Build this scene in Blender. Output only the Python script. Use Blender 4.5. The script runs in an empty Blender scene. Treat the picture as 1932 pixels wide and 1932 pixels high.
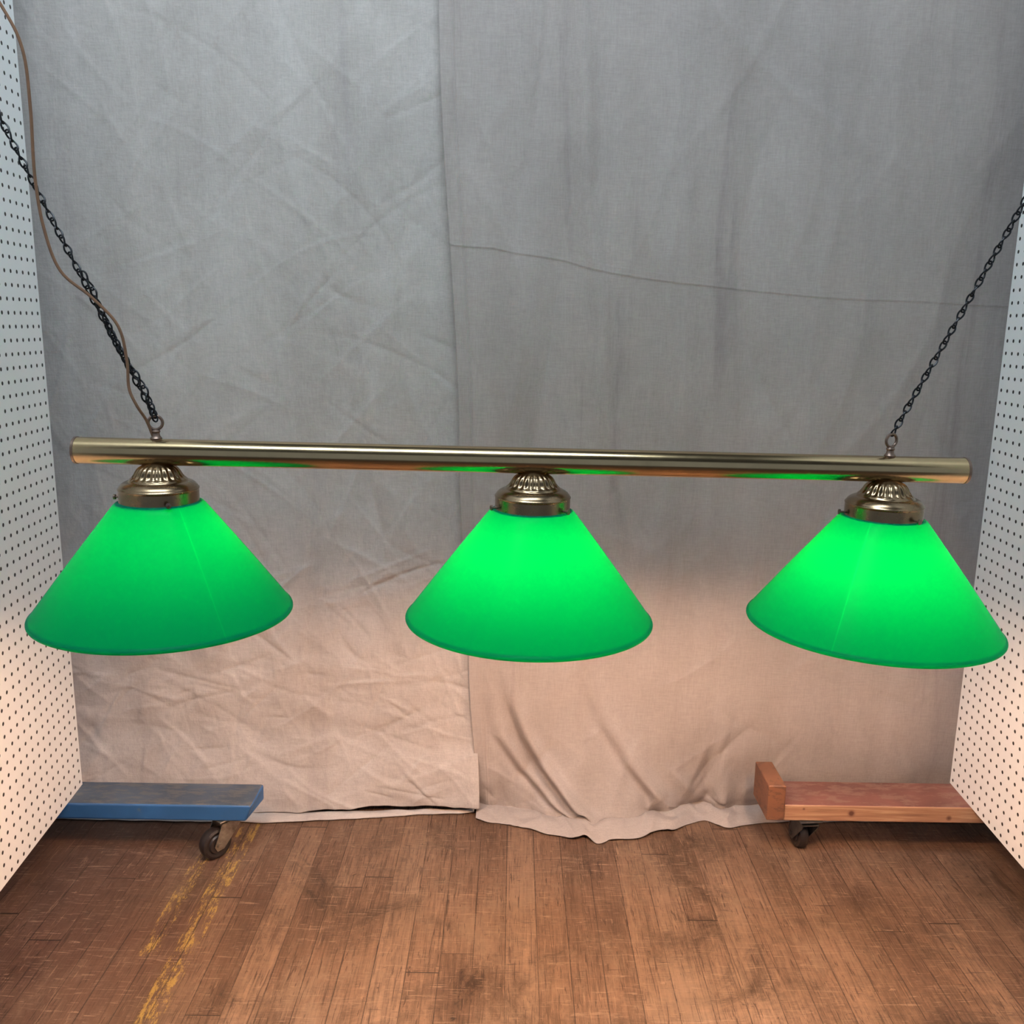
import bpy, math, random
import numpy as np
from mathutils import Vector, Matrix, noise
random.seed(4)
scene = bpy.context.scene
try:
    scene.view_settings.view_transform = 'Standard'
    scene.view_settings.look = 'None'
except Exception: pass
COL = scene.collection

# ---------------------------------------------------------------- helpers
def new_mat(name):
    m = bpy.data.materials.new(name); m.use_nodes = True
    nt = m.node_tree; nt.nodes.clear()
    out = nt.nodes.new('ShaderNodeOutputMaterial')
    return m, nt, out
def N(nt, typ, **kw):
    n = nt.nodes.new(typ)
    for k, v in kw.items():
        if k in n.inputs.keys(): n.inputs[k].default_value = v
        else: setattr(n, k, v)
    return n
def L(nt, a, b): nt.links.new(a, b)
def ramp(nt, src, stops):
    r = nt.nodes.new('ShaderNodeValToRGB')
    e = r.color_ramp.elements
    while len(e) < len(stops): e.new(0.5)
    for i, (p, c) in enumerate(stops):
        e[i].position = p; e[i].color = (c[0], c[1], c[2], 1) if hasattr(c, '__len__') else (c, c, c, 1)
    L(nt, src, r.inputs[0]); return r
def mixc(nt, fac, a, b, mode='MIX'):
    m = nt.nodes.new('ShaderNodeMix'); m.data_type = 'RGBA'; m.blend_type = mode
    for s, v in ((m.inputs[0], fac), (m.inputs[6], a), (m.inputs[7], b)):
        if isinstance(v, (int, float)): s.default_value = v
        elif isinstance(v, tuple): s.default_value = (*v[:3], 1)
        else: L(nt, v, s)
    return m.outputs[2]
def mth(nt, op, a, b=None, c=None):
    m = nt.nodes.new('ShaderNodeMath'); m.operation = op
    for i, v in enumerate((a, b, c)):
        if v is None: continue
        if isinstance(v, (int, float)): m.inputs[i].default_value = v
        else: L(nt, v, m.inputs[i])
    return m.outputs[0]
def simple(name, col, rough=.6, metal=0., nscale=30, var=.25, bump=.0, stretch=(1,1,1)):
    m, nt, out = new_mat(name)
    p = N(nt, 'ShaderNodeBsdfPrincipled', Roughness=rough, Metallic=metal)
    tc = N(nt, 'ShaderNodeTexCoord'); mp = N(nt, 'ShaderNodeMapping'); mp.inputs['Scale'].default_value = stretch
    L(nt, tc.outputs['Object'], mp.inputs[0])
    ns = N(nt, 'ShaderNodeTexNoise', Scale=nscale, Detail=6.0, Roughness=.65)
    L(nt, mp.outputs[0], ns.inputs['Vector'])
    d = tuple(c*(1-var) for c in col); l = tuple(min(1, c*(1+var)) for c in col)
    r = ramp(nt, ns.outputs['Fac'], [(.3, d), (.7, l)])
    L(nt, r.outputs[0], p.inputs['Base Color'])
    if bump:
        b = N(nt, 'ShaderNodeBump', Strength=bump, Distance=.002)
        L(nt, ns.outputs['Fac'], b.inputs['Height']); L(nt, b.outputs[0], p.inputs['Normal'])
    L(nt, p.outputs[0], out.inputs[0])
    return m
def worn(name, col, under, nscale=12, thr=.6, rough=.55, stretch=(1,1,1), k=.75):
    m, nt, out = new_mat(name)
    p = N(nt, 'ShaderNodeBsdfPrincipled', Roughness=rough)
    tc = N(nt, 'ShaderNodeTexCoord'); mp = N(nt, 'ShaderNodeMapping'); mp.inputs['Scale'].default_value = stretch
    L(nt, tc.outputs['Object'], mp.inputs[0])
    ns = N(nt, 'ShaderNodeTexNoise', Scale=nscale, Detail=10.0, Roughness=.75); L(nt, mp.outputs[0], ns.inputs['Vector'])
    n2 = N(nt, 'ShaderNodeTexNoise', Scale=nscale*.4, Detail=4.0); L(nt, tc.outputs['Object'], n2.inputs['Vector'])
    r = ramp(nt, n2.outputs['Fac'], [(.3, tuple(c*.65 for c in col)), (.7, tuple(c*1.25 for c in col))])
    w = ramp(nt, ns.outputs['Fac'], [(thr, 0.), (thr+.06, 1.)])
    c = mixc(nt, mth(nt, 'MULTIPLY', w.outputs[0], k), r.outputs[0], under)
    L(nt, c, p.inputs['Base Color'])
    b = N(nt, 'ShaderNodeBump', Strength=.3, Distance=.002); L(nt, ns.outputs['Fac'], b.inputs['Height']); L(nt, b.outputs[0], p.inputs['Normal'])
    L(nt, p.outputs[0], out.inputs[0]); return m
def mesh_obj(name, verts, faces, mat, parent=None, loc=(0,0,0), smooth=True, sharp=35, label=None):
    me = bpy.data.meshes.new(name); me.from_pydata([tuple(v) for v in verts], [], faces); me.update()
    if smooth:
        me.polygons.foreach_set('use_smooth', [True]*len(me.polygons))
        try: me.set_sharp_from_angle(angle=math.radians(sharp))
        except Exception: pass
    ob = bpy.data.objects.new(name, me); COL.objects.link(ob)
    for m in (mat if isinstance(mat, list) else [mat]): me.materials.append(m)
    ob.location = loc
    if parent: ob.parent = parent
    if label: ob['label'] = label
    return ob
def lathe(prof, seg=96, mod=None):
    v, f = [], []
    n = len(prof)
    for i, (r, z) in enumerate(prof):
        for j in range(seg):
            a = 2*math.pi*j/seg
            rr = r if mod is None else mod(i, r, z, a)
            v.append((rr*math.cos(a), rr*math.sin(a), z))
    for i in range(n-1):
        for j in range(seg):
            k = (j+1) % seg
            f.append((i*seg+j, (i+1)*seg+j, (i+1)*seg+k, i*seg+k))
    return v, f
def densify(prof, step):
    out = [prof[0]]
    for a, b in zip(prof, prof[1:]):
        d = math.hypot(a[0]-b[0], a[1]-b[1]); k = max(1, int(d/step))
        for i in range(1, k+1): out.append((a[0]+(b[0]-a[0])*i/k, a[1]+(b[1]-a[1])*i/k))
    return out
def sweep(path, rad, seg=8, closed=False):
    v, f = [], []; n = len(path); up = None
    for i, p in enumerate(path):
        if closed: t = (path[(i+1) % n]-path[i-1]).normalized()
        else: t = (path[min(i+1, n-1)]-path[max(i-1, 0)]).normalized()
        if up is None:
            up = Vector((0, 0, 1)) if abs(t.z) < .9 else Vector((0, 1, 0))
        u = (up - t*up.dot(t))
        if u.length < 1e-4: u = t.orthogonal()
        u.normalize(); w = t.cross(u); up = u
        for j in range(seg):
            a = 2*math.pi*j/seg
            v.append(p + (u*math.cos(a)+w*math.sin(a))*rad)
    m = n if closed else n-1
    for i in range(m):
        for j in range(seg):
            k = (j+1) % seg; i2 = (i+1) % n
            f.append((i*seg+j, i*seg+k, i2*seg+k, i2*seg+j))
    if not closed:
        f.append(tuple(range(seg))[::-1]); f.append(tuple((n-1)*seg+j for j in range(seg)))
    return v, f
def merge(parts):
    V, F = [], []
    for v, f in parts:
        o = len(V); V += list(v); F += [tuple(i+o for i in q) for q in f]
    return V, F
def catmull(pts, k=10):
    P = [Vector(p) for p in pts]; P = [P[0]*2-P[1]] + P + [P[-1]*2-P[-2]]; out = []
    for i in range(1, len(P)-2):
        for j in range(k):
            t = j/k; a, b, c, d = P[i-1], P[i], P[i+1], P[i+2]
            out.append(.5*((2*b)+(c-a)*t+(2*a-5*b+4*c-d)*t*t+(3*b-a-3*c+d)*t**3))
    out.append(P[-2]); return out
def box(x0, x1, y0, y1, z0, z1):
    v = [(x, y, z) for x in (x0, x1) for y in (y0, y1) for z in (z0, z1)]
    f = [(0,1,3,2), (4,6,7,5), (0,4,5,1), (2,3,7,6), (0,2,6,4), (1,5,7,3)]
    return v, f
def bevel(ob, w=.003, s=3):
    b = ob.modifiers.new('bevel', 'BEVEL'); b.width = w; b.segments = s; b.limit_method = 'ANGLE'
def empty(name, loc, label, cat):
    e = bpy.data.objects.new(name, None); e.empty_display_size = .05; COL.objects.link(e); e.location = loc
    e['label'] = label; e['category'] = cat; return e
def ss(a, b, x):
    t = max(0, min(1, (x-a)/(b-a))); return t*t*(3-2*t)
def interp(pts, x):
    if x <= pts[0][0]: return pts[0][1]
    for (a, c), (b, d) in zip(pts, pts[1:]):
        if x <= b:
            t = (x-a)/(b-a); t = t*t*(3-2*t); return c+(d-c)*t
    return pts[-1][1]
def lin(pts, x):
    if x <= pts[0][0]: return pts[0][1]
    for (a, c), (b, d) in zip(pts, pts[1:]):
        if x <= b: return c+(d-c)*(x-a)/(b-a)
    return pts[-1][1]

# ---------------------------------------------------------------- materials
def mat_cloth(name, col, crs, stain):
    m, nt, out = new_mat(name)
    p = N(nt, 'ShaderNodeBsdfPrincipled', Roughness=.95)
    p.inputs['Specular IOR Level'].default_value = .1
    tc = N(nt, 'ShaderNodeTexCoord')
    a = N(nt, 'ShaderNodeTexNoise', Scale=2.5, Detail=9.0, Roughness=.65); L(nt, tc.outputs['Object'], a.inputs['Vector'])
    mp = N(nt, 'ShaderNodeMapping'); mp.inputs['Scale'].default_value = (10, 1, .7); mp.inputs['Rotation'].default_value = (0, .12, 0); L(nt, tc.outputs['Object'], mp.inputs[0])
    s = N(nt, 'ShaderNodeTexNoise', Scale=1.1, Detail=8.0, Distortion=.3, Roughness=.65); L(nt, mp.outputs[0], s.inputs['Vector'])
    c1 = ramp(nt, a.outputs['Fac'], [(.3, tuple(c*.87 for c in col)), (.7, tuple(c*1.10 for c in col))])
    k = stain
    c2 = ramp(nt, s.outputs['Fac'], [(.28, (1-k, 1-k*1.12, 1-k)), (.40, (.97, .96, .95)), (.6, (1.03, 1.03, 1.03))])
    base = mixc(nt, 1.0, c1.outputs[0], c2.outputs[0], 'MULTIPLY')
    sp = N(nt, 'ShaderNodeTexVoronoi', Scale=5.0); L(nt, tc.outputs['Object'], sp.inputs['Vector'])
    r3 = ramp(nt, sp.outputs['Distance'], [(.010, .35), (.022, 1.)])
    base = mixc(nt, .6, base, mixc(nt, 1.0, base, r3.outputs[0], 'MULTIPLY'))
    wsum = None
    for scl in ((1, 1, .10), (.10, 1, 1)):
        mw = N(nt, 'ShaderNodeMapping'); mw.inputs['Scale'].default_value = scl; L(nt, tc.outputs['Object'], mw.inputs[0])
        w = N(nt, 'ShaderNodeTexNoise', Scale=380., Detail=3.0, Roughness=.7); L(nt, mw.outputs[0], w.inputs['Vector'])
        wsum = w.outputs['Fac'] if wsum is None else mth(nt, 'ADD', wsum, w.outputs['Fac'])
    wr = ramp(nt, mth(nt, 'MULTIPLY', wsum, .5), [(.36, .89), (.64, 1.08)])
    base = mixc(nt, 1., base, wr.outputs[0], 'MULTIPLY')
    L(nt, base, p.inputs['Base Color'])
    mp2 = N(nt, 'ShaderNodeMapping'); mp2.inputs['Scale'].default_value = (1.4, 1, 1.); mp2.inputs['Rotation'].default_value = (0, .6, 0); L(nt, tc.outputs['Object'], mp2.inputs[0])
    c = N(nt, 'ShaderNodeTexNoise', Scale=26., Detail=7., Roughness=.65); L(nt, mp2.outputs[0], c.inputs['Vector'])
    b1 = N(nt, 'ShaderNodeBump', Strength=crs, Distance=.004); L(nt, c.outputs['Fac'], b1.inputs['Height'])
    b2 = N(nt, 'ShaderNodeBump', Strength=.25, Distance=.0008); L(nt, wsum, b2.inputs['Height']); L(nt, b1.outputs[0], b2.inputs['Normal'])
    L(nt, b2.outputs[0], p.inputs['Normal'])
    L(nt, p.outputs[0], out.inputs[0]); return m
M_clothL = mat_cloth('canvas_wrinkled', (.445, .40, .37), .6, .13)
M_clothR = mat_cloth('canvas_smooth', (.36, .314, .29), .32, .24)

def mat_floor():
    m, nt, out = new_mat('wood_floor')
    p = N(nt, 'ShaderNodeBsdfPrincipled')
    tc = N(nt, 'ShaderNodeTexCoord'); sx = N(nt, 'ShaderNodeSeparateXYZ'); L(nt, tc.outputs['Object'], sx.inputs[0])
    X, Y = sx.outputs[0], sx.outputs[1]
    W = .060; LN = 1.05
    xr = mth(nt, 'DIVIDE', X, W); row = mth(nt, 'FLOOR', xr); fx = mth(nt, 'SUBTRACT', xr, row)
    wn = N(nt, 'ShaderNodeTexWhiteNoise'); wn.noise_dimensions = '1D'; L(nt, mth(nt, 'ADD', row, 91.3), wn.inputs['W'])
    r1 = wn.outputs['Value']
    LR = mth(nt, 'MULTIPLY_ADD', r1, 1.1, .9)
    yr = mth(nt, 'ADD', mth(nt, 'DIVIDE', Y, LR), mth(nt, 'MULTIPLY', r1, 37.3)); cell = mth(nt, 'FLOOR', yr); fy = mth(nt, 'SUBTRACT', yr, cell)
    cb = N(nt, 'ShaderNodeCombineXYZ'); L(nt, row, cb.inputs[0]); L(nt, cell, cb.inputs[1])
    wn2 = N(nt, 'ShaderNodeTexWhiteNoise'); wn2.noise_dimensions = '2D'; L(nt, cb.outputs[0], wn2.inputs['Vector'])
    r2 = wn2.outputs['Value']
    tone = ramp(nt, r2, [(0., (.122, .070, .043)), (.2, (.152, .088, .054)), (.5, (.172, .101, .062)), (.8, (.192, .114, .071)), (1., (.225, .138, .088))])
    vo = N(nt, 'ShaderNodeCombineXYZ'); L(nt, mth(nt, 'MULTIPLY', X, 95.), vo.inputs[0]); L(nt, mth(nt, 'MULTIPLY', Y, 3.5), vo.inputs[1]); L(nt, mth(nt, 'MULTIPLY', r2, 37.), vo.inputs[2])
    g = N(nt, 'ShaderNodeTexNoise', Scale=1.3, Detail=8.0, Distortion=1.6, Roughness=.66); L(nt, vo.outputs[0], g.inputs['Vector'])
    gr = ramp(nt, g.outputs['Fac'], [(.30, .40), (.42, .82), (.55, 1.05), (.75, 1.32)])
    c = mixc(nt, 1., tone.outputs[0], gr.outputs[0], 'MULTIPLY')
    s = N(nt, 'ShaderNodeTexNoise', Scale=4.2, Detail=14.0, Roughness=.82, Distortion=.7); L(nt, tc.outputs['Object'], s.inputs['Vector'])
    sr = ramp(nt, s.outputs['Fac'], [(.36, .30), (.46, .76), (.55, 1.10), (.66, 1.75)])
    c = mixc(nt, 1., c, sr.outputs[0], 'MULTIPLY')
    s2 = N(nt, 'ShaderNodeTexNoise', Scale=42., Detail=8.0, Roughness=.75); L(nt, tc.outputs['Object'], s2.inputs['Vector'])
    s2r = ramp(nt, s2.outputs['Fac'], [(.31, .10), (.39, 1.), (.60, 1.), (.71, 1.7)])
    c = mixc(nt, .9, c, mixc(nt, 1., c, s2r.outputs[0], 'MULTIPLY'))
    s5 = N(nt, 'ShaderNodeTexNoise', Scale=1.9, Detail=12.0, Roughness=.78); mp5 = N(nt, 'ShaderNodeMapping'); mp5.inputs['Location'].default_value = (5, 3, 0); mp5.inputs['Scale'].default_value = (2.2, 1, 1)
    L(nt, tc.outputs['Object'], mp5.inputs[0]); L(nt, mp5.outputs[0], s5.inputs['Vector'])
    r5 = ramp(nt, s5.outputs['Fac'], [(.50, 0.), (.60, 1.)])
    c = mixc(nt, mth(nt, 'MULTIPLY', r5.outputs[0], .42), c, (.29, .19, .125))
    r6 = ramp(nt, s5.outputs['Fac'], [(.37, 1.), (.45, 0.)])
    c = mixc(nt, mth(nt, 'MULTIPLY', r6.outputs[0], .55), c, (.058, .032, .022))
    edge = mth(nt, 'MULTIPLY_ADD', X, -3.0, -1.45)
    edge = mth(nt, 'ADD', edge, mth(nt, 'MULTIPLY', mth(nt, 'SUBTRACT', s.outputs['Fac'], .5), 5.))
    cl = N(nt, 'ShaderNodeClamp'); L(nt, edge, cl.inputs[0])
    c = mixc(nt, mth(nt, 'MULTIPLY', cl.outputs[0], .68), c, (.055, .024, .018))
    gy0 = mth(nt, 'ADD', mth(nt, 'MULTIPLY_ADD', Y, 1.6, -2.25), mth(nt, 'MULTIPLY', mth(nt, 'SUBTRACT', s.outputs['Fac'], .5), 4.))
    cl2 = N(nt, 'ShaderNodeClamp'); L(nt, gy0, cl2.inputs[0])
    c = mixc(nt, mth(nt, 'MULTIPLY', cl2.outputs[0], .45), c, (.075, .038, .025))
    for rot, sd, thr, colr, k in ((.9, 3.1, .64, (.33, .22, .15), .5), (1.25, 11.3, .65, (.31, .21, .14), .45), (-.35, 8.3, .64, (.30, .19, .12), .4), (.2, 5.5, .62, (.035, .018, .012), .7), (-.5, 2.5, .65, (.04, .022, .016), .55), (.8, 7.7, .66, (.04, .022, .016), .6)):
        mp3 = N(nt, 'ShaderNodeMapping'); mp3.inputs['Rotation'].default_value = (0, 0, rot); mp3.inputs['Scale'].default_value = (75, 3.5, 1) if abs(rot) < .6 else (4.5, 90, 1); mp3.inputs['Location'].default_value = (sd, sd, 0)
        L(nt, tc.outputs['Object'], mp3.inputs[0])
        sc = N(nt, 'ShaderNodeTexNoise', Scale=1.6, Detail=4.0, Distortion=3.2); L(nt, mp3.outputs[0], sc.inputs['Vector'])
        scr = ramp(nt, sc.outputs['Fac'], [(thr, 0.), (thr+.02, 1.)])
        c = mixc(nt, mth(nt, 'MULTIPLY', scr.outputs[0], k), c, colr)
    def band(x0, x1):
        return mth(nt, 'MULTIPLY', mth(nt, 'GREATER_THAN', X, x0), mth(nt, 'LESS_THAN', X, x1))
    yn = N(nt, 'ShaderNodeTexNoise', Scale=6., Detail=12.0, Roughness=.88)
    mp4 = N(nt, 'ShaderNodeMapping'); mp4.inputs['Scale'].default_value = (9, 2.2, 1); L(nt, tc.outputs['Object'], mp4.inputs[0]); L(nt, mp4.outputs[0], yn.inputs['Vector'])
    y1 = mth(nt, 'MULTIPLY', band(-.620, -.576), mth(nt, 'GREATER_THAN', yn.outputs['Fac'], .525))
    y2 = mth(nt, 'MULTIPLY', mth(nt, 'MULTIPLY', band(-.682, -.646), mth(nt, 'GREATER_THAN', Y, 1.46)), mth(nt, 'GREATER_THAN', yn.outputs['Fac'], .54))
    ym = mth(nt, 'MINIMUM', mth(nt, 'ADD', y1, y2), 1.)
    c = mixc(nt, mth(nt, 'MULTIPLY', ym, .66), c, (.48, .32, .07))
    dx = mth(nt, 'MULTIPLY', mth(nt, 'MINIMUM', fx, mth(nt, 'SUBTRACT', 1., fx)), W)
    dy = mth(nt, 'MULTIPLY', mth(nt, 'MINIMUM', fy, mth(nt, 'SUBTRACT', 1., fy)), LR)
    gx = mth(nt, 'LESS_THAN', dx, mth(nt, 'MULTIPLY_ADD', s.outputs['Fac'], .0070, -.0027))
    gy = mth(nt, 'LESS_THAN', dy, mth(nt, 'MULTIPLY_ADD', r2, .0020, .0002))
    gap = mth(nt, 'MAXIMUM', mth(nt, 'MULTIPLY', gx, .85), gy)
    c = mixc(nt, mth(nt, 'MULTIPLY', gap, .85), c, (.018, .010, .007))
    L(nt, c, p.inputs['Base Color'])
    rr = ramp(nt, s.outputs['Fac'], [(.36, .34), (.62, .66)]); L(nt, rr.outputs[0], p.inputs['Roughness'])
    p.inputs['Specular IOR Level'].default_value = .36
    b = N(nt, 'ShaderNodeBump', Strength=.5, Distance=.0015)
    hh = mth(nt, 'SUBTRACT', mth(nt, 'MULTIPLY', g.outputs['Fac'], .8), gap); L(nt, hh, b.inputs['Height'])
    L(nt, b.outputs[0], p.inputs['Normal'])
    L(nt, p.outputs[0], out.inputs[0]); return m
M_floor = mat_floor()

def mat_peg():
    m, nt, out = new_mat('pegboard_white')
    p = N(nt, 'ShaderNodeBsdfPrincipled', Roughness=.5)
    tc = N(nt, 'ShaderNodeTexCoord'); sx = N(nt, 'ShaderNodeSeparateXYZ'); L(nt, tc.outputs['Object'], sx.inputs[0])
    def fr(o): return mth(nt, 'SUBTRACT', mth(nt, 'FRACT', mth(nt, 'DIVIDE', o, .0254)), .5)
    fx, fz = fr(sx.outputs[0]), fr(sx.outputs[2])
    d = mth(nt, 'SQRT', mth(nt, 'ADD', mth(nt, 'MULTIPLY', fx, fx), mth(nt, 'MULTIPLY', fz, fz)))
    r = ramp(nt, d, [(.135, 0.), (.155, 1.)])
    ns = N(nt, 'ShaderNodeTexNoise', Scale=5., Detail=5.); L(nt, tc.outputs['Object'], ns.inputs['Vector'])
    wc = ramp(nt, ns.outputs['Fac'], [(.3, (.85, .86, .85)), (.7, (.91, .92, .915))])
    c = mixc(nt, r.outputs[0], (.03, .026, .022), wc.outputs[0])
    L(nt, c, p.inputs['Base Color'])
    b = N(nt, 'ShaderNodeBump', Strength=.6, Distance=.002); L(nt, r.outputs[0], b.inputs['Height']); L(nt, b.outputs[0], p.inputs['Normal'])
    L(nt, p.outputs[0], out.inputs[0]); return m
M_peg = mat_peg()

def mat_brass(name, col, rough):
    m, nt, out = new_mat(name)
    p = N(nt, 'ShaderNodeBsdfPrincipled', Metallic=1.0)
    tc = N(nt, 'ShaderNodeTexCoord')
    ns = N(nt, 'ShaderNodeTexNoise', Scale=14., Detail=8., Roughness=.7); L(nt, tc.outputs['Object'], ns.inputs['Vector'])
    r = ramp(nt, ns.outputs['Fac'], [(.25, tuple(c*.8 for c in col)), (.6, col)]); L(nt, r.outputs[0], p.inputs['Base Color'])
    r2 = ramp(nt, ns.outputs['Fac'], [(.3, rough*1.25), (.7, rough*.85)]); L(nt, r2.outputs[0], p.inputs['Roughness'])
    L(nt, p.outputs[0], out.inputs[0]); return m
M_tube = mat_brass('brushed_brass', (.53, .39, .215), .18)
M_brass = mat_brass('antique_brass', (.31, .215, .125), .25)
M_old = mat_brass('dark_brass', (.26, .18, .14), .38)
M_chain = simple('blackened_metal', (.022, .022, .024), .4, .7)
M_cord = simple('amber_cord', (.19, .095, .05), .35, 0., 60, .15)

def mat_shade():
    m, nt, out = new_mat('green_cased_glass')
    geo = N(nt, 'ShaderNodeNewGeometry'); tc = N(nt, 'ShaderNodeTexCoord')
    ns = N(nt, 'ShaderNodeTexNoise', Scale=7., Detail=3.); L(nt, tc.outputs['Object'], ns.inputs['Vector'])
    tr = ramp(nt, ns.outputs['Fac'], [(.3, (.0000, .0305, .0034)), (.7, (.0000, .0335, .0038))])
    sx = N(nt, 'ShaderNodeSeparateXYZ'); L(nt, tc.outputs['Object'], sx.inputs[0])
    th = ramp(nt, mth(nt, 'MULTIPLY', sx.outputs[2], 5.), [(.0, .32), (.016, .42), (.034, .90), (.3, .88), (.62, .72), (1., .66)])
    an = mth(nt, 'ARCTAN2', sx.outputs[1], sx.outputs[0])
    rad = mth(nt, 'SQRT', mth(nt, 'ADD', mth(nt, 'MULTIPLY', sx.outputs[0], sx.outputs[0]), mth(nt, 'MULTIPLY', sx.outputs[1], sx.outputs[1])))
    off = mth(nt, 'MULTIPLY', mth(nt, 'ABSOLUTE', mth(nt, 'ADD', an, .80)), rad)
    ml = ramp(nt, mth(nt, 'MULTIPLY', off, 100.), [(.03, 1.5), (.09, 1.)])
    tcol = mixc(nt, 1., tr.outputs[0], th.outputs[0], 'MULTIPLY')
    tcol = mixc(nt, 1., tcol, ml.outputs[0], 'MULTIPLY')
    tcol = mixc(nt, 1., tcol, (1.42, 1.42, 1.42), 'MULTIPLY')
    dc = mixc(nt, geo.outputs['Backfacing'], (.001, .080, .060), (.78, .80, .76))
    d = N(nt, 'ShaderNodeBsdfDiffuse'); L(nt, dc, d.inputs[0])
    t = N(nt, 'ShaderNodeBsdfTranslucent'); L(nt, tcol, t.inputs[0])
    g = N(nt, 'ShaderNodeBsdfGlossy', Roughness=.25); g.inputs[0].default_value = (.5, .8, .9, 1)
    lw = N(nt, 'ShaderNodeFresnel', IOR=1.45)
    gl = mth(nt, 'MULTIPLY', mth(nt, 'SUBTRACT', lw.outputs[0], .03), .35)
    a = N(nt, 'ShaderNodeAddShader'); L(nt, d.outputs[0], a.inputs[0]); L(nt, t.outputs[0], a.inputs[1])
    mx = N(nt, 'ShaderNodeMixShader'); L(nt, gl, mx.inputs[0]); L(nt, a.outputs[0], mx.inputs[1]); L(nt, g.outputs[0], mx.inputs[2])
    L(nt, mx.outputs[0], out.inputs[0]); return m
M_shade = mat_shade()
def mat_bulb(s):
    m, nt, out = new_mat('lit_bulb')
    e = N(nt, 'ShaderNodeEmission', Strength=s); e.inputs[0].default_value = (1, .60, .385, 1)
    L(nt, e.outputs[0], out.inputs[0]); return m

# ---------------------------------------------------------------- room
fl = mesh_obj('floor', *box(-3.2, 3.2, -2.5, 2.4, -.05, 0), M_floor, smooth=False); fl['kind'] = 'structure'
M_wall = simple('dark_plaster', (.12, .12, .125), .9, 0, 6, .2)
wb = mesh_obj('wall_back', *box(-3.2, 3.2, 2.28, 2.38, 0, 3.2), M_wall, smooth=False); wb['kind'] = 'structure'
ce = mesh_obj('added_ceiling', *box(-3.2, 3.2, -2.5, 2.4, 3.2, 3.25), M_wall, smooth=False); ce['kind'] = 'structure'  # unseen dark ceiling, added to give the brass tube contrasting reflections

# ---------------------------------------------------------------- cloths
def edgeX(z): return interp([(0, -.075), (.4, -.095), (.85, -.118), (1.8, -.162), (2.4, -.19)], z)
def add_creases(XX, ZZ, D, n, xr, zr, ang, ln, wd, amp, rng):
    """straight-ish sharp creases, each a tapered ridge or valley"""
    for _ in range(n):
        cx, cz = rng.uniform(*xr), rng.uniform(*zr)
        a = math.radians(rng.uniform(*ang)) * rng.choice((-1, 1)); l = rng.uniform(*ln); w = rng.uniform(*wd)
        am = rng.uniform(*amp)*rng.choice((-1, 1, 1)); cu = rng.uniform(-1.2, 1.2)
        ca, sa = math.cos(a), math.sin(a)
        dx, dz = XX-cx, ZZ-cz
        al = dx*ca+dz*sa; pe = -dx*sa+dz*ca + cu*al*al
        taper = np.clip(1-(al/l)**2, 0, 1)
        w2 = w*rng.uniform(1.5, 4)
        prof = np.where(pe > 0, np.exp(-np.abs(pe)/w), np.exp(-np.abs(pe)/w2))
        D += am*taper*prof
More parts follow.
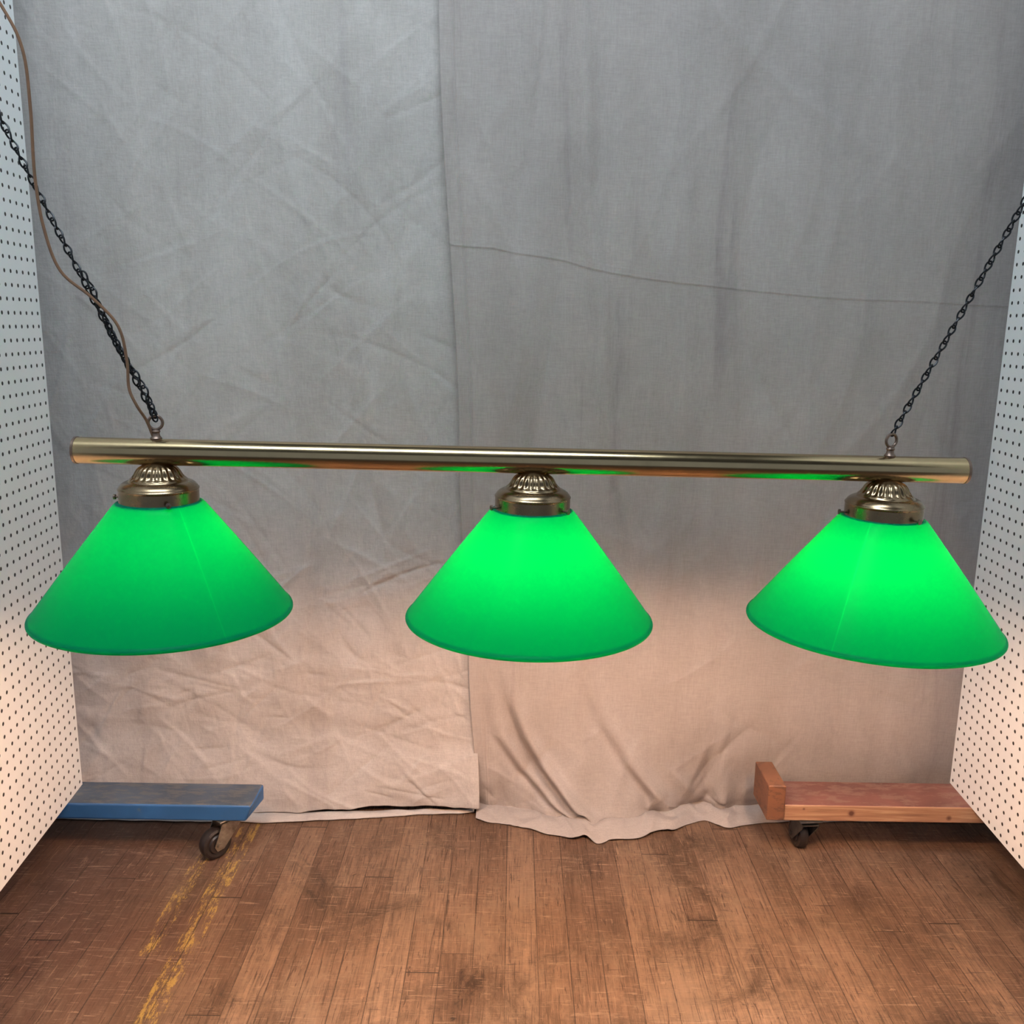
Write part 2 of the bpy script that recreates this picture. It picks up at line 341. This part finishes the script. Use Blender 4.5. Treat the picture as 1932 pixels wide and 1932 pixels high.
def build_left():
    nc, nr = 340, 560
    rng = random.Random(11)
    XX = np.zeros((nr+1, nc+1)); ZZ = np.zeros_like(XX); D = np.zeros_like(XX)
    zs = [2.4*(i/nr)**1.15 for i in range(nr+1)]
    for i, z0 in enumerate(zs):
        xe = edgeX(z0)+.008
        for j in range(nc+1):
            x = -1.32 + (xe+1.32)*j/nc
            low = 1-ss(.3, .8, z0)
            d = .020*noise.noise(Vector((x*2.6+.25*z0, z0*.5, 1.3)))
            d += .006*noise.noise(Vector((x*9+1.0*z0, z0*.9, 2.3)))
            d += (.0010+.0028*low)*noise.noise(Vector((x*14, z0*16, 11)))
            d += .008*ss(-.06, 0, x-xe)
            XX[i, j], ZZ[i, j], D[i, j] = x, z0, d
    C = np.zeros_like(XX)
    add_creases(XX, ZZ, C, 180, (-1.05, -.1), (.02, .62), (5, 70), (.04, .15), (.002, .007), (.0009, .0036), rng)
    add_creases(XX, ZZ, C, 260, (-1.05, -.1), (.02, .58), (0, 90), (.02, .07), (.0015, .005), (.0007, .0023), rng)
    add_creases(XX, ZZ, C, 260, (-1.05, -.15), (.6, 2.2), (20, 85), (.05, .24), (.002, .008), (.0006, .0021), rng)
    add_creases(XX, ZZ, C, 24, (-.85, -.25), (.7, 2.1), (68, 88), (.3, .6), (.008, .02), (.002, .005), rng)
    D += C
    V, F = [], []
    for i in range(nr+1):
        z0 = zs[i]
        b = 1-ss(0, .05, z0)
        for j in range(nc+1):
            x = float(XX[i, j])
            hem = interp([(-1.3, .0), (-.55, .002), (-.3, .010), (-.08, .014)], x)
            z = hem+.003 + z0*(2.4-hem)/2.4
            y = 2.0 - float(D[i, j]) - .045*(1-ss(0, .2, z0))*interp([(-1.3, 1.), (-.55, 1.), (-.1, .5)], x)
            z += .006*abs(noise.noise(Vector((x*8, 0, 5))))*b*2+.002*b
            y -= .014*b*noise.noise(Vector((x*6, z0*8, 8)))+.003*b*noise.noise(Vector((x*31, z0*8, 18)))
            V.append((x, y, max(.003, z)))
    w = nc+1
    for i in range(nr):
        for j in range(nc):
            a = i*w+j; F.append((a, a+1, a+w+1, a+w))
    # loose turned-up layer lying on the floor below the hem
    base = len(V); n2, m2 = 160, 8
    for i in range(m2+1):
        q = i/m2
        for j in range(n2+1):
            x = -1.25+1.17*j/n2
            fw = interp([(-1.25, .055), (-.6, .060), (-.35, .040), (-.12, .022), (-.08, .012)], x)+.008*noise.noise(Vector((x*7, 2, 3)))
            yb = 2.0-.045*interp([(-1.3, 1.), (-.55, 1.), (-.1, .5)], x)+.006
            V.append((x, yb-fw*q*.8+.004*noise.noise(Vector((x*20, q*2, 4))), .003+.006*math.sin(math.pi*q)*(.5+abs(noise.noise(Vector((x*15, q*1.5, 9)))))))
    for i in range(m2):
        for j in range(n2):
            a = base+i*(n2+1)+j; F.append((a, a+n2+1, a+n2+2, a+1))
    o = mesh_obj('backdrop_cloth', V, F, M_clothL, sharp=180)
    s = o.modifiers.new('thick', 'SOLIDIFY'); s.thickness = .0015; s.offset = 1
    o['label'] = 'wrinkled grey canvas drop cloth hung as a backdrop'; o['category'] = 'cloth'; o['group'] = 'canvas backdrop cloths'
    return o
FRONT = [(-.1, 1.957), (-.03, 1.935), (.04, 1.905), (.10, 1.880), (.17, 1.862), (.28, 1.868), (.38, 1.91), (.47, 1.955), (.51, 1.930), (.6, 1.95), (.9, 1.965), (1.4, 1.965)]
SEAM = [(-.2, 1.33), (-.13, 1.313), (-.05, 1.309), (.0, 1.298), (.1, 1.284), (.16, 1.268), (.2, 1.262), (.35, 1.243), (.49, 1.229), (.75, 1.213), (1.05, 1.206), (1.4, 1.2)]
FOLD1 = [(-.05, .192), (0, .180), (.03, .155), (.076, .115), (.13, .070), (.2, .030), (.28, 0), (.38, -.025), (.6, -.05)]
FOLD2 = [(0, .36), (.06, .34), (.14, .28), (.25, .21), (.45, .15), (.7, .12)]
FOLD3 = [(0, .50), (.2, .49), (.45, .47), (.8, .46)]
FOLD4 = [(-.05, .18), (0, .15), (.05, .09), (.11, .03), (.2, -.03), (.35, -.065), (.6, -.09)]
def build_right():
    rng = random.Random(23)
    ns_ = 24
    rows = []; z = 2.4
    while z > 0:
        rows.append(z); z -= .0018 if 1.19 < z < 1.34 else (.0035 if z < .5 else .0062)
    rows.append(0.); rows += [-(i+1)/ns_ for i in range(ns_)]
    ncol = 350
    def colx(t, xe):
        u = t*ncol
        if u < 24: return xe+.048*u/24
        return xe+.048+(1.36-xe-.048)*(u-24)/(ncol-24)
    R = len(rows)
    XX = np.zeros((R, ncol+1)); ZZ = np.zeros_like(XX); C = np.zeros_like(XX)
    for i, s in enumerate(rows):
        xe = edgeX(max(0, s))
        for j in range(ncol+1):
            XX[i, j] = colx(j/ncol, xe); ZZ[i, j] = s if s >= 0 else s*.07
    add_creases(XX, ZZ, C, 130, (-.1, 1.1), (.5, 2.2), (50, 88), (.06, .3), (.003, .010), (.0004, .0014), rng)
    add_creases(XX, ZZ, C, 20, (0, 1.05), (.6, 2.1), (78, 89), (.35, .7), (.012, .03), (.003, .007), rng)
    add_creases(XX, ZZ, C, 80, (-.1, 1.1), (.1, .8), (20, 80), (.04, .18), (.003, .009), (.0005, .0018), rng)
    add_creases(XX, ZZ, C, 60, (-.08, .6), (-.06, .10), (30, 90), (.03, .09), (.004, .012), (.001, .005), rng)
    add_creases(XX, ZZ, C, 14, (-.02, .5), (.0, .2), (45, 75), (.08, .2), (.008, .018), (.003, .008), rng)
    V, F = [], []
    for i, s in enumerate(rows):
        z0 = max(0, s)
        for j in range(ncol+1):
            xe = edgeX(z0)
            x = float(XX[i, j]); u = x-xe
            front = interp(FRONT, x)+.008*noise.noise(Vector((x*8, 0, 3)))+.003*noise.noise(Vector((x*30, 0, 3)))
            k = (1-min(1, z0/.36))
            y = 1.974 + (front+.065-1.974)*(k**2.6)
            d = .016*noise.noise(Vector((x*2.2-.35*z0, z0*.55, 21)))
            d += .0040*noise.noise(Vector((x*7+1.2*z0, z0*.9, 22)))
            d += .0010*noise.noise(Vector((x*17+2.0*z0, z0*2.6, 24)))
            xc = interp([(.6, .27), (1.1, .19), (1.5, .14), (2.4, .06)], z0)
            d += .009*math.exp(-((x-xc)/.020)**2)*ss(.45, .8, z0)
            xc2 = interp([(.6, .1), (1.2, .04), (2.4, -.02)], z0)
            d += .004*math.exp(-((x-xc2)/.02)**2)*ss(.5, .9, z0)
            dz = z0-lin(SEAM, x)-.0015*math.sin(x*17)
            fade = interp([(-.2, 1.), (.5, .9), (1.0, .6)], x)
            d += fade*(.0010*ss(-.0016, .0016, dz) + .0005*math.exp(-(dz/.003)**2) + .0003*ss(-.0012, .0012, -(dz-.016))*ss(-.0012, .0012, dz))
            d += .0030*(1-ss(.028, .031, u))-.0015*math.exp(-((u-.026)/.0015)**2)
            for (FD, amp, wd, top) in ((FOLD1, .024, .019, .42), (FOLD4, .010, .017, .36), (FOLD2, .012, .022, .4), (FOLD3, .006, .020, .5)):
                c = lin(FD, s*.05 if s < 0 else z0); e = x-c
                wgt = 1-ss(.03, top, z0)
                d += amp*wgt*(math.exp(-((e-wd*.9)/wd)**2) - .75*math.exp(-((e+wd*.55)/(wd*.75))**2))
            low = 1-ss(.0, .22, z0)
            d += .010*low*noise.noise(Vector((x*11, z0*9, 41)))
            cr = float(C[i, j])
            rum = abs(noise.noise(Vector((x*6.5, 0, 6.4))))
            if s < 0:
                q = -s
                y = y-(.068)*q
                d *= (1-q*.6)
                z = .008*(1-q)+.003+.020*(rum+.10)*math.sin(math.pi*min(1, q*.8+.2))*(.7+.6*noise.noise(Vector((x*14, q*2.2, 12))))+.010*math.exp(-((x-.178)/.02)**2)+max(-.002, cr*1.2)
                z = max(.003, z)
            else:
                d += cr
                z = z0 + .009*(1-ss(0, .04, z0)) + .010*(rum+.12)*(1-ss(0, .05, z0))+.010*math.exp(-((x-.178)/.02)**2)*(1-ss(0, .06, z0))
            V.append((x, y-d, z))
    w = ncol+1
    for i in range(R-1):
        for j in range(ncol):
            a = i*w+j; F.append((a, a+w, a+w+1, a+1))
    o = mesh_obj('backdrop_cloth', V, F, M_clothR, sharp=180)
    s = o.modifiers.new('thick', 'SOLIDIFY'); s.thickness = .0015; s.offset = -1
    o['label'] = 'seamed grey canvas drop cloth bunching on the floor'; o['category'] = 'cloth'; o['group'] = 'canvas backdrop cloths'
    return o
build_left(); build_right()

# ---------------------------------------------------------------- pegboards
def peg(p0, p1, side, label):
    w, h, th = 1.2192, 2.44, .006
    y0, y1 = (0, th) if side > 0 else (-th, 0)
    o = mesh_obj('pegboard_panel', *box(0, w, y0, y1, 0, h), M_peg, smooth=False)
    d = Vector((p1[0]-p0[0], p1[1]-p0[1]))
    o.rotation_euler = (0, 0, math.atan2(d.y, d.x)); o.location = (p0[0], p0[1], .1305)
    o['label'] = label; o['category'] = 'pegboard'; o['group'] = 'white pegboard panels'
peg((-.952, 1.848), (-.918, 1.46), -1, 'white pegboard panel standing on the blue wheeled board')
peg((1.021, 1.915), (1.005, 1.577), 1, 'white pegboard panel standing on the red wheeled board')

# ---------------------------------------------------------------- dollies
M_blue = worn('chipped_blue_paint', (.020, .090, .24), (.09, .12, .16), 16, .585, .45)
M_bluetop = worn('worn_blue_top', (.055, .078, .110), (.12, .112, .105), 22, .49, .6, (1, 3, 1), .65)
M_redtop = worn('red_paint_top', (.185, .072, .055), (.24, .135, .10), 20, .50, .6, (1, 3, 1), .65)
def mat_pine():
    m, nt, out = new_mat('pine_with_knots')
    p = N(nt, 'ShaderNodeBsdfPrincipled', Roughness=.6); tc = N(nt, 'ShaderNodeTexCoord')
    mp = N(nt, 'ShaderNodeMapping'); mp.inputs['Scale'].default_value = (3, 30, 60); L(nt, tc.outputs['Object'], mp.inputs[0])
    ns = N(nt, 'ShaderNodeTexNoise', Scale=1.5, Detail=7., Distortion=.9, Roughness=.65); L(nt, mp.outputs[0], ns.inputs['Vector'])
    r = ramp(nt, ns.outputs['Fac'], [(.3, (.22, .10, .055)), (.5, (.35, .18, .10)), (.65, (.46, .28, .16))])
    c = r.outputs[0]
    for kx, kz, kr_ in ((.195, -.112, .009), (-.02, -.104, .006), (.30, -.121, .004)):
        mp2 = N(nt, 'ShaderNodeMapping'); mp2.inputs['Location'].default_value = (kx, 0, kz); mp2.inputs['Scale'].default_value = (1, 0, 1)
        L(nt, tc.outputs['Object'], mp2.inputs[0])
        sx = N(nt, 'ShaderNodeVectorMath', operation='LENGTH'); L(nt, mp2.outputs[0], sx.inputs[0])
        kr = ramp(nt, sx.outputs['Value'], [(kr_*.45, 1.), (kr_, 0.)])
        c = mixc(nt, kr.outputs[0], c, (.10, .035, .02))
    L(nt, c, p.inputs['Base Color']); L(nt, p.outputs[0], out.inputs[0]); return m
M_pine = mat_pine()
M_orange = worn('orange_brown_wood', (.18, .075, .038), (.10, .045, .028), 14, .52, .55, (2, 2, 5))
M_rubber = simple('dark_rubber', (.016, .011, .010), .45, 0, 20, .3)
M_zinc = simple('dirty_zinc', (.36, .32, .26), .4, .9, 40, .5)

def caster(parent, x, y, r, top, ang, wd=.024, zinc=None):
    c = bpy.data.objects.new('caster', None); c.empty_display_size = .02; COL.objects.link(c); c.parent = parent
    c.location = (x, y, 0); c.rotation_euler = (0, 0, ang)
    prof = [(r*.25, -wd/2), (r*.55, -wd*.5), (r*.62, -wd*.38), (r*.80, -wd*.42), (r*.95, -wd*.34), (r, -wd*.12), (r, wd*.12), (r*.95, wd*.34), (r*.80, wd*.42), (r*.62, wd*.38), (r*.55, wd*.5), (r*.25, wd/2)]
    v, f = lathe(prof, 40)
    v = [(a, z_, b+r) for (a, b, z_) in v]
    mesh_obj('wheel', v, [q[::-1] for q in f], M_rubber, c)
    parts = []
    zc = r; zt = top-.012
    for sy in (-1, 1):
        pts = [(-.010, zc-.010), (.006, zc-.012), (.012, zc), (-.008, zt), (-.056, zt), (-.050, zt-.012)]
        y0, y1 = sy*(wd/2+.003), sy*(wd/2+.005)
        vv = [(px, y0, pz) for px, pz in pts]+[(px, y1, pz) for px, pz in pts]
        n = len(pts); ff = [tuple(range(n)), tuple(range(2*n-1, n-1, -1))]+[(i, (i+1) % n, (i+1) % n+n, i+n) for i in range(n)]
        parts.append((vv, ff))
    parts.append(box(-.056, -.008, -(wd/2+.005), wd/2+.005, zt-.001, zt+.002))
    v, f = lathe([(0.001, zt+.001), (.019, zt+.001), (.021, zt+.004), (.018, zt+.008), (.001, zt+.009)], 24)
    parts.append(([(a-.030, b, z_) for a, b, z_ in v], f))
    v, f = lathe([(.0005, -wd*.75), (.006, -wd*.75), (.006, wd*.75), (.0005, wd*.75)], 12)
    parts.append(([(a, z_, b+r) for a, b, z_ in v], f))
    v, f = merge(parts); mesh_obj('fork', v, f, zinc or M_zinc, c)
    v, f = box(-.060, .000, -.026, .026, top-.0035, top-.0003)
    pl = mesh_obj('mounting_plate', v, f, zinc or M_zinc, c, smooth=False); bevel(pl, .001, 2)
    return c
M_dz = simple('dark_steel', (.08, .075, .07), .5, .6, 40, .35)

D1 = empty('wheeled_dolly', (-.9, 1.815, 0), 'blue painted wooden board on swivel casters', 'dolly')
v, f = box(-.42, .35, -.048, .048, .092, .130)
v[4] = (.335, v[4][1], v[4][2])
b = mesh_obj('board', v, f, [M_blue, M_bluetop], D1, smooth=False); b.data.polygons[5].material_index = 1; bevel(b, .005)
caster(D1, .263, -.036, .035, .092, math.radians(228), .030)
caster(D1, -.30, -.0, .034, .092, math.radians(60))
D2 = empty('wheeled_dolly', (.95, 1.86, 0), 'red-topped pine board on casters with an orange-brown end block', 'dolly')
b = mesh_obj('board', *box(-.343, .42, -.055, .053, .092, .130), [M_pine, M_redtop], D2, smooth=False); b.data.polygons[5].material_index = 1; bevel(b, .003)
b = mesh_obj('end_block', *box(-.382, -.3435, -.06, .053, .095, .178), M_orange, D2, smooth=False, label='orange-brown wooden end block'); bevel(b, .003)
caster(D2, -.288, .0, .033, .092, math.radians(97), .028, M_dz)
caster(D2, .30, .0, .030, .092, math.radians(60))

# ---------------------------------------------------------------- lamp
TZ = .965; TR = .0185; S = .5125; X0 = .0200
lamp = empty('pendant_light', (X0, 1.25, TZ), 'brass pendant bar with three lit green glass shades on black chains', 'lamp')
YAW = math.radians(1.6); TILT = math.radians(.70)
lamp.rotation_euler = (0, TILT, YAW)
LM = Matrix.Translation((X0, 1.25, TZ)) @ Matrix.Rotation(YAW, 4, 'Z') @ Matrix.Rotation(TILT, 4, 'Y')
inv = LM.inverted()
HL = .623
v, f = lathe([(TR-.001, -HL+.0), (TR, -HL+.001), (TR, HL-.001), (TR-.001, HL)], 64)
v = [(z_, a, b_) for a, b_, z_ in v]
mesh_obj('tube', v, f, M_tube, lamp)
for sx in (-1, 1):
    v, f = lathe([(.0005, .0), (TR-.002, .0), (TR+.0004, -.0005), (TR+.0006, -.004), (TR-.0005, -.0045)], 48)
    v = [(sx*(z_+HL+.001), a, b_) for a, b_, z_ in v]
    mesh_obj('end_cap', v, f if sx > 0 else [q[::-1] for q in f], M_old, lamp)

zt = -TR
HOLD = [(.010, zt+.006), (.0175, zt+.002), (.0225, zt-.001), (.0262, zt-.0040), (.0290, zt-.0080), (.0312, zt-.0125), (.0340, zt-.0160), (.0370, zt-.0180), (.0385, zt-.0192), (.0388, zt-.0205),
        (.0405, zt-.0213), (.0440, zt-.0224), (.0475, zt-.0242), (.0502, zt-.0266), (.0520, zt-.0290), (.0529, zt-.0308), (.0538, zt-.0314), (.0538, zt-.0325), (.0532, zt-.0332), (.0532, zt-.0535), (.0542, zt-.0545), (.0545, zt-.0560), (.0538, zt-.0570), (.0515, zt-.0565)]
HOLD = densify(HOLD, .0014)
def flute(i, r, z, a):
    k = max(0, min(1, (zt+.002-z)/.004))*max(0, min(1, (z-(zt-.0190))/.004))
    return r*(1+.036*k*math.cos(22*a))
SH = [(.0470, .178), (.0470, .168), (.0490, .1635), (.0540, .1605), (.0585, .1585), (.0620, .155)]
n = 40
for i in range(1, n+1):
    t = i/n
    SH.append((.062+(.1738-.062)*t, .155-(.155-.0070)*t + .0012*math.sin(math.pi*t)))
SH += [(.1752, .0048), (.1764, .0042), (.1776, .0032), (.1782, .0016), (.1782, .0002), (.1776, -.0010), (.1764, -.0017), (.1752, -.0016), (.1742, -.0006)]
RIM = .736-TZ
STR = {-1: 275., 0: 425., 1: 410.}
BOFF = {-1: (.010, .014, .010), 0: (0, 0, -.003), 1: (-.006, -.004, -.003)}
SX = {-1: 0., 0: .0095, 1: 0.}
ROT = {-1: 0., 0: 2.6, 1: -1.45}
SCP = [(.0005, -.006), (.0015, -.006), (.0015, .005), (.0038, .0055), (.0038, .008), (.0005, .0085)]
sv, screw_f = lathe(SCP, 14); screw_v = [(z_, a, b_) for a, b_, z_ in sv]
h = s = None
for k in (-1, 0, 1):
    x = k*S+SX[k]
    if h is None:
        v, f = lathe(HOLD, 176, flute); h = mesh_obj('shade_holder', v, f, M_brass, lamp, (x, 0, 0), sharp=60)
        v, f = lathe(SH, 128); s = mesh_obj('lamp_shade', v, f, M_shade, lamp, (x, 0, RIM), sharp=180, label='lit green cased-glass cone shade')
    else:
        h = h.copy(); h.location = (x, 0, 0); COL.objects.link(h)
        s = s.copy(); s.location = (x, 0, RIM); COL.objects.link(s)
    s.rotation_euler = (0, 0, ROT[k])
    for q in range(3):
        a = math.radians({-1: -60, 0: -40, 1: -65}[k]+120*q)
        t = mesh_obj('thumb_screw', screw_v, screw_f, M_old, h, (.0550*math.cos(a), .0550*math.sin(a), zt-.046)); t.rotation_euler = (0, 0, a)
    bo = BOFF[k]
    prof = [(.0005, -.030)] + [(.030*math.sin(t_), -.030*math.cos(t_)) for t_ in [i*math.pi/16 for i in range(1, 11)]] + [(.024, .022), (.018, .034), (.014, .044), (.0135, .052)]
    v, f = lathe(prof, 24)
    mesh_obj('light_bulb', v, f, mat_bulb(STR[k]), lamp, (x+bo[0], bo[1], -.168+bo[2]))
    v, f = lathe([(.0005, -.03), (.016, -.03), (.018, -.026), (.018, .018), (.0005, .020)], 24)
    mesh_obj('socket', v, f, M_old, lamp, (x+bo[0], bo[1], -.168+bo[2]+.080))

def ring(c, R, r, ax, seg=32):
    p = []
    for i in range(seg):
        a = 2*math.pi*i/seg; p.append(Vector(c)+ax[0]*(R*math.cos(a))+ax[1]*(R*math.sin(a)))
    return sweep(p, r, 10, True)
for k in (-1, 1):
    st = lathe([(.0005, TR-.002), (.0075, TR-.002), (.0080, TR+.001), (.0055, TR+.004), (.0048, TR+.008), (.0062, TR+.010), (.0050, TR+.0125), (.0005, TR+.0135)], 24)
    rg = ring((0, 0, TR+.022), .0092, .0021, (Vector((.94, .34, 0)), Vector((0, 0, 1))))
    v, f = merge([st, rg]); mesh_obj('hanging_loop', v, f, M_old, lamp, (k*S, 0, 0))

def chain(path, pitch=.0118, wire=.00125, hl=.0078, hw=.0040, name='chain', tw=0.):
    seg = [(path[i+1]-path[i]).length for i in range(len(path)-1)]; tot = sum(seg)
    def at(s):
        for i, l in enumerate(seg):
            if s <= l or i == len(seg)-1: return path[i]+(path[i+1]-path[i])*(s/l)
            s -= l
    n = int(tot/pitch); parts = []
    for i in range(n):
        c = at((i+.5)*pitch); t = (at(min(tot, (i+1)*pitch))-at(i*pitch)).normalized()
        u = Vector((0, 1, 0)); u = (u-t*u.dot(t)).normalized(); w = t.cross(u)
        a = math.radians(45 if i % 2 else -45)+tw+random.uniform(-.25, .25)
        b = u*math.cos(a)+w*math.sin(a); nrm = t.cross(b)
        pts = []
        for j in range(18):
            q = 2*math.pi*j/18
            pts.append(c+t*(hl*math.cos(q))+b*(hw*math.sin(q)*(1-.25*math.cos(q)**2))+nrm*(.0012*math.sin(2*q)))
        parts.append(sweep(pts, wire, 6, True))
    v, f = merge(parts); v = [inv @ Vector(p) for p in v]
    return mesh_obj(name, v, f, M_chain, lamp)
LH = LM @ Vector((-S, 0, TR+.030)); RH = LM @ Vector((S, 0, TR+.030))
def sagpath(a, b, sag, n=40):
    return [a.lerp(b, i/n)+Vector((0, 0, -sag*math.sin(math.pi*i/n))) for i in range(n+1)]
LEND = Vector((-.888, 1.23, 1.93)); REND = Vector((.982, 1.265, 2.01))
lp = sagpath(LH, LEND, .016)
chain(lp)
chain(sagpath(RH, REND, .012))
chain(catmull([LH+Vector((.003, -.006, -.004))]+[lp[i]+Vector((.006+.003*math.sin(i), -.006, -.002)) for i in (2, 4, 6, 8, 9)], 8), tw=.6)
cp = [LH+Vector((-.004, -.002, -.026)), LH+Vector((-.010, -.006, -.004)), (-.510, 1.222, 1.036), (-.519, 1.222, 1.060), (-.520, 1.224, 1.097), (-.528, 1.222, 1.142), (-.560, 1.222, 1.178), (-.598, 1.222, 1.211), (-.614, 1.22, 1.264),
      (-.620, 1.22, 1.329), (-.618, 1.22, 1.412), (-.6215, 1.22, 1.479), (-.643, 1.22, 1.529), (-.69, 1.22, 1.60), (-.78, 1.22, 1.75), (-.886, 1.23, 1.915)]
v, f = sweep(catmull(cp, 8), .0021, 8); v = [inv @ p for p in v]
mesh_obj('power_cord', v, f, M_cord, lamp, label='brown translucent power cord')
for P, sx in ((LEND, -1), (REND, 1)):
    pts = catmull([P+Vector((sx*.006, 0, .010)), P+Vector((-sx*.004, 0, .010)), P+Vector((-sx*.010, 0, .002)), P+Vector((-sx*.006, 0, -.006)), P+Vector((0, 0, -.003))], 6)
    v, f = sweep(pts, .0018, 8); v = [inv @ p for p in v]; mesh_obj('hook', v, f, M_chain, lamp)

# ---------------------------------------------------------------- lights
w = bpy.data.worlds.new('world'); scene.world = w; w.use_nodes = True
bg = w.node_tree.nodes['Background']; bg.inputs[0].default_value = (.68, .82, 1, 1); bg.inputs[1].default_value = .37
def area(name, loc, tgt, sx, sy, e, col):
    l = bpy.data.lights.new(name, 'AREA'); l.shape = 'RECTANGLE'; l.size = sx; l.size_y = sy; l.energy = e; l.color = col
    o = bpy.data.objects.new(name, l); COL.objects.link(o); o.location = loc
    o.rotation_euler = (Vector(tgt)-Vector(loc)).to_track_quat('-Z', 'Y').to_euler(); return o
area('ceiling_light', (-.25, .55, 3.05), (-.55, 1.7, 1.6), 1.5, .5, 52, (.72, .87, 1))

# ---------------------------------------------------------------- camera
cam = bpy.data.cameras.new('camera'); co = bpy.data.objects.new('camera', cam); COL.objects.link(co)
cam.sensor_width = 36; cam.lens = 1700/1932*36; cam.clip_start = .02
co.matrix_world = Matrix.Translation((0, 0, 1.15)) @ Matrix.Rotation(math.radians(90-11.7), 4, 'X') @ Matrix.Rotation(math.radians(.87), 4, 'Z')
scene.camera = co
